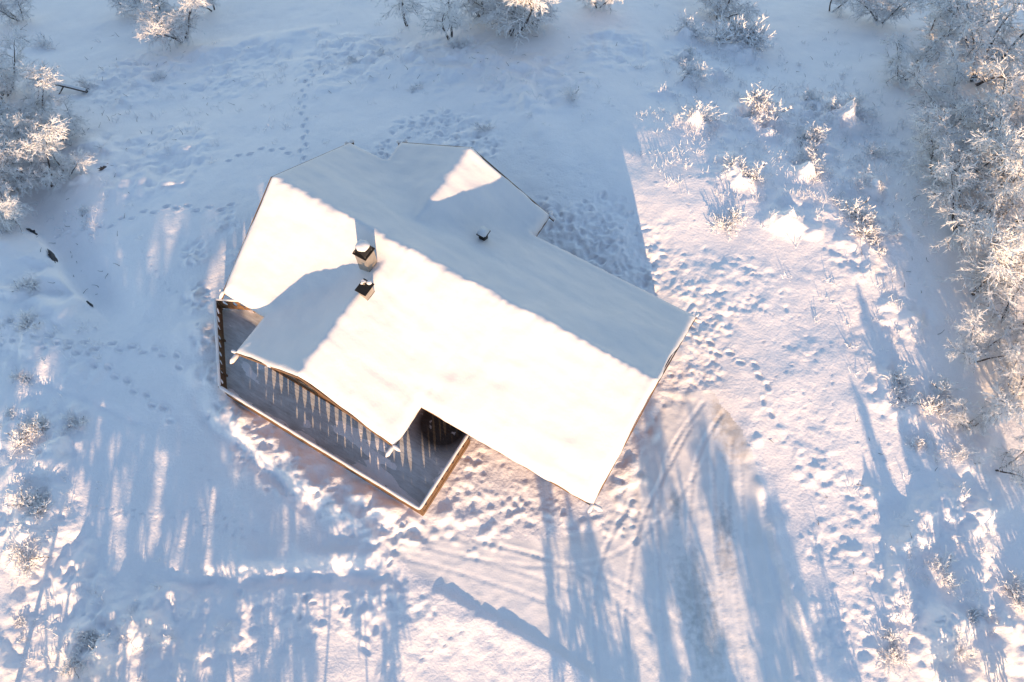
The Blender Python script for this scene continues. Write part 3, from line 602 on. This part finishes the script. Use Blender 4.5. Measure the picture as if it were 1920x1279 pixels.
def gen_tree(seed, H=6.0, stems=3, spread=0.35, dens=1.0, lowest=0.25, reach=1.0, fat=1.0):
    rg = np.random.default_rng(seed); bark = []; snow = []; frost = []
    for st in range(stems):
        a0 = rg.uniform(0, 6.28) if stems == 1 else 6.28*st/stems + rg.uniform(-.5, .5)
        hh = H*(1 if st == 0 else rg.uniform(.7, .95)); lean = spread*rg.uniform(.4, 1.1)*(0.4 if stems == 1 else 1)
        P_ = walk(rg, np.array([0.12*math.cos(a0), 0.12*math.sin(a0), -0.25]), np.array([lean*math.cos(a0), lean*math.sin(a0), 1]), hh, 10, 0.016*H, 0.012, 0.10, 0.02)
        bark += seg(P_)
        for s, (p, r) in enumerate(P_):
            t = s/10
            if t < lowest: continue
            for _ in range(2 if s < 10 else 4):
                az = rg.uniform(0, 6.28); el = rg.uniform(0.05, 0.9); dl = np.array([math.cos(az)*math.cos(el), math.sin(az)*math.cos(el), math.sin(el)])
                ll = H*rg.uniform(.20, .34)*(1.12-.62*t)*reach
                Q = walk(rg, p, dl, ll, 6, max(.35*r, .014), .008, .14, -0.05); bark += seg(Q)
                if rg.random() < .8: snow += [[x[0], x[1], x[2]+.55*x[6]+.012, x[3], x[4], x[5]+.55*x[7]+.012, x[6]*.75+.014, x[7]*.75+.012] for x in seg(Q)]
                for k, (qp, qr) in enumerate(Q[1:]):
                    for _b in range(2):
                        if rg.random() > dens: continue
                        dd = Q[min(k+1, 5)+1][0]-Q[k][0]; dd = dd/np.linalg.norm(dd) + rg.normal(0, .62, 3)
                        B = walk(rg, qp, dd, H*rg.uniform(.06, .13), 3, .015, .009, .18, -0.14)
                        (bark if rg.random() < .16 else frost).extend(seg(B))
                        for bp_, br in B[1:]:
                            for _t in range(3):
                                d3 = (B[-1][0]-B[0][0]); d3 = d3/np.linalg.norm(d3) + rg.normal(0, .6, 3) + np.array([0, 0, -.12])
                                e3 = bp_ + d3/np.linalg.norm(d3)*H*rg.uniform(.022, .055); frost.append([*bp_, *e3, rg.uniform(.013, .026)*fat, .007*fat])
    return mesh_np('trunk', *tubes(bark, 5)), mesh_np('snow', *tubes(snow, 4)), mesh_np('crown', *tubes(frost, 3))
def gen_shrub(seed, R=1.0, stems=80, rise=0.9, thick=1.0):
    rg = np.random.default_rng(seed); fr = []; dk = []; cen = [(rg.normal(0, .38*R), rg.normal(0, .30*R), rg.uniform(.5, 1.0)) for _ in range(5)]
    for _ in range(stems):
        az = rg.uniform(0, 6.28); el = rg.uniform(.25, 1.45)*rise; l = R*rg.uniform(.55, 1.15)
        cl = cen[rg.integers(len(cen))]; l *= cl[2]
        p = np.array([cl[0]+rg.normal(0, .10*R), cl[1]+rg.normal(0, .10*R), -.05]); d = np.array([math.cos(az)*math.cos(el), math.sin(az)*math.cos(el), math.sin(el)])
        Q = walk(rg, p, d, l, 4, .013*thick, .016*thick, .24, -.12); (dk if rg.random() < .07 else fr).extend(seg(Q))
        for qp, qr in Q[2:]:
            for _t in range(3):
                d3 = d + rg.normal(0, .55, 3); e3 = qp + d3/np.linalg.norm(d3)*R*rg.uniform(.08, .22); fr.append([*qp, *e3, rg.uniform(.012, .024)*thick, .009])
    return mesh_np('stems', *tubes(dk or fr[:1], 4)), mesh_np('frosted_twigs', *tubes(fr, 4))
TREES = [gen_tree(11, 6, 3, .35), gen_tree(12, 6, 4, .5, .95), gen_tree(13, 6, 2, .3), gen_tree(14, 6, 3, .6, .9, .2), gen_tree(15, 6, 1, .25, 1.0, .3), gen_tree(16, 6, 5, .45, .9, .3), gen_tree(17, 6, 1, .12, 1.0, .74, 1.3, 2.6), gen_tree(18, 6, 1, .15, 1.0, .35, .75, 2.6), gen_tree(19, 6, 2, .12, .6, .45, .7, 2), gen_tree(20, 6, 2, .08, .8, .3, .4, 2.6)]
SHRUBS = [gen_shrub(21, 1, 110, .95, 1.35), gen_shrub(22, 1, 80, .8, 1.4), gen_shrub(23, 1, 160, 1.0, 1.3), gen_shrub(24, 1, 50, .9, .9)]
def put_tree(name, variant, x, y, z, h, rz, label, group=None, lean=(0, 0), wide=1.0):
    t = link(name, None); t.location = (x, y, z); t.scale = (h/6*wide, h/6*wide, h/6); t.rotation_euler = (lean[0], lean[1], rz)
    tr, sn, cr = TREES[variant % len(TREES)]
    link('trunk', tr, M['bark'], t); tag(link('snow', sn, M['frost'], t), kind='stuff'); tag(link('crown', cr, M['frost'], t), kind='stuff')
    return tag(t, label, 'tree', group)
G1 = 'frosted birches at the edges of the clearing'
tree_list = [  # base in the photograph, height, variant, label
 (345,78,5.0,1,'frosted birch with a bent snowy trunk at the top edge, nearest the left corner'),
 (300,48,4.0,3,'low frosted birch leaning at the top edge, left of the bent birch'),
 (768,52,4.5,4,'single pale snowy trunk at the top edge, leftmost above the cabin'),
 (845,76,4.5,2,'frosted birch with forked white trunks at the top edge above the back gable'),
 (905,30,4.8,5,'frosted birch at the top edge between two bigger birches above the cabin'),
 (962,66,5.2,0,'frosted birch with drooping white branches at the top edge, right of the forked birch'),
 (1000,50,4.0,3,'smaller frosted birch at the top edge, rightmost of those above the cabin'),
 (1120,16,2.6,3,'low frosted birch scrub at the top edge between the cabin birches and the sunlit bush'),
 (1352,28,3.0,5,'sunlit frosted young birch at the top edge above the big spiky bush'),
 (1560,18,3.2,2,'dark-stemmed frosted birch at the top edge, left of the corner thicket'),
 (1650,40,3.8,1,'frosted birch at the top edge where the right-hand thicket begins'),
 (1690,150,3.6,3,'slim frosted birch standing out left of the thicket, upper right'),
 (1745,95,5.0,0,'tall frosted birch in the upper right thicket near the top edge'),
 (1830,150,6.0,5,'big frosted birch filling the upper right corner'),
 (1795,40,5.0,2,'frosted birch behind the corner birch at the top right edge'),
 (1775,235,4.6,1,'frosted birch with dark inner branches below the corner thicket, upper right'),
 (1860,290,5.5,3,'wide frosted birch at the right edge below the corner birch'),
 (1752,330,3.4,3,'low frosted birch leaning left into the shaded hollow, upper right'),
 (1800,430,4.8,5,'sunlit frosted birch fanning out to the left, upper part of the right edge'),
 (1880,420,5.5,1,'frosted birch behind the fanning sunlit birch at the right edge'),
 (1835,545,4.6,0,'frosted birch at the right edge level with the right end of the cabin ridge'),
 (1885,610,4.2,3,'frosted birch with thick white boughs at the right edge, middle height'),
 (1820,680,2.6,1,'small sunlit birch below the thick-boughed birch at the right edge'),
 (1890,760,3.2,5,'sunlit frosted birch at the right edge just below middle height'),
 (1810,800,2.0,3,'low spreading frosted birch left of the lower right-edge birches'),
 (1870,880,2.4,2,'lowest frosted birch on the right edge, in full sun'),
 (92,350,4.6,2,'frosted birch with dark bare stems leaning left at the gully, left edge'),
 (45,345,4.2,5,'frosted birch behind the dark-stemmed one at the left edge'),
 (120,262,3.0,3,'small frosted birch with rounded white top beside the fallen trunk, left'),
 (70,235,4.2,1,'frosted birch with sunlit top at the left edge'),
 (15,255,5.2,0,'tall frosted birch half cut off by the left edge'),
 (150,245,2.6,4,'slender young frosted tree right of the fallen trunk, left'),
 (120,330,2.8,5,'dense shaded frosted birch at the gully rim, rightmost of the left-edge clump'),
 (55,285,3.6,3,'spreading frosted birch in the middle of the left-edge clump'),
 (5,330,4.6,1,'frosted birch mostly hidden behind the left-edge clump'),
 (8,180,4.6,5,'frosted birch at the left edge above the fallen trunk'),
 (40,40,4.0,3,'thin frosted birch in the upper left corner'),
 (400,20,3.6,2,'leaning frosted birch at the top edge, right of the bent snowy trunk'),
 (255,22,3.2,5,'frosted birch at the top edge, leftmost of the bent-trunk group'),
 (1890,520,5.2,2,'frosted birch cut by the right edge, level with the cabin ridge end'),
 (1905,200,5.0,0,'frosted birch cut by the right edge below the corner birch'),
 (1800,330,4.2,5,'frosted birch in the middle of the upper right thicket, half in shade'),
 (25,420,3.4,3,'low frosted thicket birch on the left edge above the rocky ledge'),
]
for k, (px, py, h, vr, lab) in enumerate(tree_list):
    p = at(px, py); put_tree('birch_tree', vr, p[0], p[1], hz(p[0], p[1])-.05, h*(0.92 if px < 420 else 1.08), k*2.399, lab, G1, (random.uniform(-.1, .1), random.uniform(-.12, .12)), 1.12 + .2*(k % 3)/2)
# trees south of the clearing: their shadows reach into it
def south(px, py, h, vr, wide=1.0):
    p = at(px, py); b = p[:2] - SD*h*COT*0.97
    t = put_tree('birch_tree', vr, b[0], b[1], hz(b[0], b[1]), h, px*0.7, 'frosted birch in the wood below the picture, casting a long shadow into it', 'birches south of the clearing', (0, 0), wide)
for a in [(1010,885,4.6,9,.6),(1085,975,4.6,9,.7),(1120,1030,4.6,9,.8),(1175,980,5,7,.55),(1205,1060,5,9,.9),(1250,790,6.2,7,.8),(1345,915,5.8,7,.7),(1300,1040,5.6,9,1),(1395,790,6.6,7,.8),(1465,980,5.6,7,.8),(1520,1130,5.4,9,.9),
          (690,1085,3.6,7,.9),(650,1030,4,6,1.3),(600,970,4,6,1.5),(550,925,4.2,6,1.5),(500,880,4.6,6,1.5),(450,835,5,6,1.5),(400,775,5.4,6,1.5),(335,690,6,6,1.3),(305,600,6.5,6,1.4),
          (290,640,6.5,6,1.5),(240,590,7,6,1.4),(180,620,5.4,6,1.7),(120,600,5,6,1.8),(60,610,5,6,1.8),(0,590,5.2,6,1.8),(-60,600,5.2,6,1.8),
          (290,470,8,6,1.2),(270,520,7.5,6,1.3),(270,430,8.5,6,1.3),(210,480,8,6,1.3),(150,440,8.5,6,1.3),(90,470,8,6,1.3),(30,440,8.5,6,1.3),(-40,470,8.5,6,1.3),
          (205,860,4.4,9,1),(245,900,4.2,9,.9),(320,935,4,9,.9),(360,880,4.4,9,1),(420,985,4,9,.9),(500,1010,3.8,9,.9),(580,1130,3.4,7,.8),
          (1590,695,3.6,9,.55),(1625,790,3.2,9,.6),(1662,640,4.0,9,.7),(1700,470,5.0,9,.9),(1640,400,5.4,8,.6),(1700,950,2.6,8,.6),(1610,560,4.4,9,.5),(1530,1000,2.4,8,.5)]:
    south(*a)
G2 = 'frosted shrubs poking out of the snow'
shrub_list = [
 (1388,92,1.15,2,'big round sunlit shrub with frosted spikes, largest near the top right'),
 (1287,68,.6,0,'small sunlit frosted shrub left of the big spiky one'),
 (1283,110,.5,1,'sunlit frosted sprig just below the small shrub near the top'),
 (1300,146,.5,0,'lowest of three little sunlit shrubs left of the big spiky one'),
 (1300,220,.7,3,'open frosted shrub in broken light above the lit snow patch'),
 (1425,212,.8,2,'sunlit shrub on a bright mound below the big spiky shrub'),
 (1515,200,.6,1,'left one of two shrubs on the long lit drift, upper right'),
 (1590,212,.8,0,'right one of two shrubs on the long lit drift, upper right'),
 (1525,268,.6,2,'frosted shrub glowing on a round mound below the long drift'),
 (1385,322,.65,2,'upright sunlit shrub above a tongue of lit snow, right of the cabin shadow'),
 (1512,312,.55,1,'sparse sunlit shrub right of the upright one'),
 (1645,285,.7,3,'shaded twiggy shrub between the drift and the right thicket'),
 (1630,346,.45,1,'tiny bright shrub alone in the blue shade, upper right'),
 (1365,420,.5,0,'small frosted shrub at the border of light right of the trampled snow'),
 (1610,425,.7,2,'sunlit shrub on the brow below the blue hollow, right'),
 (1655,455,.6,1,'low shrub beside long trunk shadows, right'),
 (1067,188,.65,3,'grey shaded shrub alone in the snow behind the cabin'),
 (912,243,.5,3,'bare twiggy shrub beside the trampled snow behind the back gable'),
 (870,90,.6,0,'frosted shrub at the foot of the forked birch, top edge'),
 (780,166,.4,1,'tiny frosted tuft on the slope behind the cabin, in shade'),
 (715,102,.35,3,'thin frosted twig tuft on the slope below the single pale trunk'),
 (660,118,.45,1,'low frosted heather tuft on the slope behind the left gable'),
 (165,160,.7,3,'thin shaded shrub above the end of the fallen trunk'),
 (290,150,.6,3,'flat frosted shrub in the shaded hollow, upper left'),
 (85,90,.8,3,'tall thin frosted sapling near the upper left corner'),
 (160,405,.5,1,'low frosted shrub by the gully below the left trees'),
 (60,545,.5,2,'frosted shrub on the bank below the rocky ledge, left'),
 (58,612,.5,0,'sunlit frosted shrub on the bank near the left edge'),
 (18,605,.3,1,'smallest sunlit sprig at the very left edge'),
 (48,712,.45,0,'lone sunlit shrub on smooth shaded snow, left edge'),
 (72,815,.95,2,'large sunlit shrub heap left of the smooth shaded snow'),
 (140,795,.6,0,'sunlit shrub right of the large shrub heap, left'),
 (20,790,.6,1,'shrub cut by the left edge above the lower heaps'),
 (70,960,.9,2,'wide sunlit shrub with tangled frosted twigs, lower left'),
 (55,1040,.9,0,'sunlit tangled shrub just below the wide one, lower left'),
 (185,1195,.7,2,'frosted shrub in a light patch near the bottom left'),
 (40,1180,.6,1,'streakily lit shrub near the bottom left corner'),
 (150,1240,.6,0,'frosted shrub at the bottom edge, left corner area'),
 (1690,728,.8,2,'sunlit shrub beside the dark pointed shadow, right of the cabin'),
 (1755,760,.8,0,'frosted shrub joining the right-edge birches, below middle'),
 (1730,845,.6,1,'sunlit twiggy shrub left of the lowest right-edge birch'),
 (1790,850,.7,3,'open frosted shrub next to the lowest right-edge birch'),
 (1765,1090,.75,3,'spiky shrub above smooth mounds, lower right'),
 (1672,1225,.55,0,'brownish tuft on lumpy snow near the bottom, right of the driveway'),
 (1840,1160,.6,1,'frosted shrub among mounds, lower right'),
 (1900,1110,.55,0,'shrub cut by the right edge, lower right'),
 (1800,1230,.6,3,'thin arching shrub near the bottom right corner'),
]
for k, (px, py, R, vr, lab) in enumerate(shrub_list):
    p = at(px, py); s_ = link('frosted_shrub', None); s_.location = (p[0], p[1], hz(p[0], p[1])-.04); f_ = 1.3 if px > 1200 and py < 460 else 0.72 if px < 250 and py > 750 else 1.0; s_.scale = (R*1.25*f_, R*1.25*f_, R*1.1*f_); s_.rotation_euler.z = k*1.7
    a, b = SHRUBS[vr]; tag(link('stems', a, M['bark'], s_), kind='stuff'); tag(link('frosted_twigs', b, M['frost'], s_), kind='stuff'); tag(s_, lab, 'shrub', G2)
# heather and grass tips that break the snow everywhere on the slopes
fr = []; rg = np.random.default_rng(77)
for cpx, cpy, spx, spy, cnt in [(300,170,170,110,60),(650,120,170,60,50),(1000,170,130,60,35),(150,400,90,60,22),(120,620,90,80,22),(1350,190,120,120,300),(1540,270,130,120,340),(1700,300,70,120,60),(1650,560,110,120,25),(1750,1050,110,120,35),(90,900,70,110,35),(200,1180,130,70,35),(1780,400,70,130,30),(480,200,90,60,20)]:
    for _ in range(cnt):
        p = at(rg.normal(cpx, spx*.6), rg.normal(cpy, spy*.6)); u_ = (p[0]-HX)*HC + (p[1]-HY)*HS; v_ = (p[0]-HX)*HS - (p[1]-HY)*HC
        if -1.5 < u_ < 20 and -8 < v_ < 9.5: continue
        for _s in range(rg.integers(4, 12)):
            az = rg.uniform(0, 6.28); el = rg.uniform(.4, 1.4); l = rg.uniform(.10, .42); q = np.array([p[0]+rg.normal(0, .14), p[1]+rg.normal(0, .14), 0]); q[2] = hz(q[0], q[1])-.03
            d = np.array([math.cos(az)*math.cos(el), math.sin(az)*math.cos(el), math.sin(el)]); fr.append([*q, *(q+d*l), rg.uniform(.010, .022), .010])
tag(link('heather_tips', mesh_np('heather_tips', *tubes(fr, 4)), M['frost']), 'frosted heather and grass tips breaking through the snow', 'grass', kind='stuff')

tw = []
for cpx, cpy, spx, spy, cnt in [(200,250,120,120,60),(400,120,200,60,40),(900,120,200,60,40),(130,480,80,80,30),(1500,150,150,80,30),(1700,450,60,150,30),(1650,900,120,200,25)]:
    for _ in range(cnt):
        p = at(rg.normal(cpx, spx*.6), rg.normal(cpy, spy*.6)); az = rg.uniform(0, 6.28); el = rg.uniform(.1, 1.0); l = rg.uniform(.12, .5); q = np.array([p[0], p[1], hz(p[0], p[1])-.02])
        u_ = (p[0]-HX)*HC + (p[1]-HY)*HS; v_ = (p[0]-HX)*HS - (p[1]-HY)*HC
        if -1.5 < u_ < 20 and -8 < v_ < 9.5: continue
        tw += seg(walk(rg, q, np.array([math.cos(az)*math.cos(el), math.sin(az)*math.cos(el), math.sin(el)]), l, 3, .014, .006, .25, -.1))
tag(link('bare_twigs', mesh_np('bare_twigs', *tubes(tw, 4)), M['bark']), 'small dark bare twigs sticking out of the snow', 'twigs', kind='stuff')
# ------------------------------------------------------------------ fallen trunk and rocks by the brook
a, b = at(62, 158), at(166, 174); a[2] = hz(a[0], a[1])+.75; b[2] = hz(b[0], b[1])+.30
rg = np.random.default_rng(5); Q = walk(rg, a, b-a, np.linalg.norm(b-a), 8, .13, .10, .02, 0); sg = seg(Q)
ft = link('fallen_trunk', None); tag(ft, 'dark fallen trunk with snow along its top, upper left', 'log')
link('trunk', mesh_np('trunk', *tubes(sg, 8)), M['bark'], ft)
link('snow', mesh_np('snow', *tubes([[x[0],x[1]+.03,x[2]+.075,x[3],x[4]+.03,x[5]+.075,x[6]*.95,x[7]*.95] for x in sg], 7)), M['frost'], ft)
br = seg(walk(rg, Q[5][0], np.array([-.8,-1.2,-.3]), 1.6, 5, .05, .02, .1, 0)); link('branch', mesh_np('branch', *tubes(br, 6)), M['bark'], ft)
def rock(px, py, lx, ly, hz_, ang, seed, label):
    p = at(px, py); rg = np.random.default_rng(seed); vv = []; nu, nv = 12, 7
    for j in range(nv+1):
        for i_ in range(nu):
            th = 6.2832*i_/nu; ph = math.pi*j/nv; k = 1+.3*rg.normal()*(0 < j < nv)
            x, y, z = lx*math.sin(ph)*math.cos(th)*k, ly*math.sin(ph)*math.sin(th)*k, hz_*math.cos(ph)*k; vv.append((x*math.cos(ang)-y*math.sin(ang), x*math.sin(ang)+y*math.cos(ang), z))
    ff = np.array([[j*nu+i_, j*nu+(i_+1)%nu, (j+1)*nu+(i_+1)%nu, (j+1)*nu+i_] for j in range(nv) for i_ in range(nu)])
    o_ = link('rock', mesh_np('rock', vv, ff, False), M['rock']); o_.location = (p[0], p[1], hz(p[0], p[1])-hz_*.1); tag(o_, label, 'rock', 'dark rocks along the brook ledge')
for k, (px, py, lx, ly, h_, ang, lab) in enumerate([(64,438,.32,.10,.2,-.5,'dark rock at the upper end of the ledge, left edge'),(108,494,.5,.12,.25,-1.1,'largest dark rock in the middle of the snowy ledge'),
        (170,572,.24,.07,.16,-.8,'small dark rock near the lower end of the ledge'),(194,318,.2,.08,.14,.6,'small dark stone showing in the shaded snow, left of the cabin')]):
    rock(px, py, lx, ly, h_, ang, 200+k, lab)
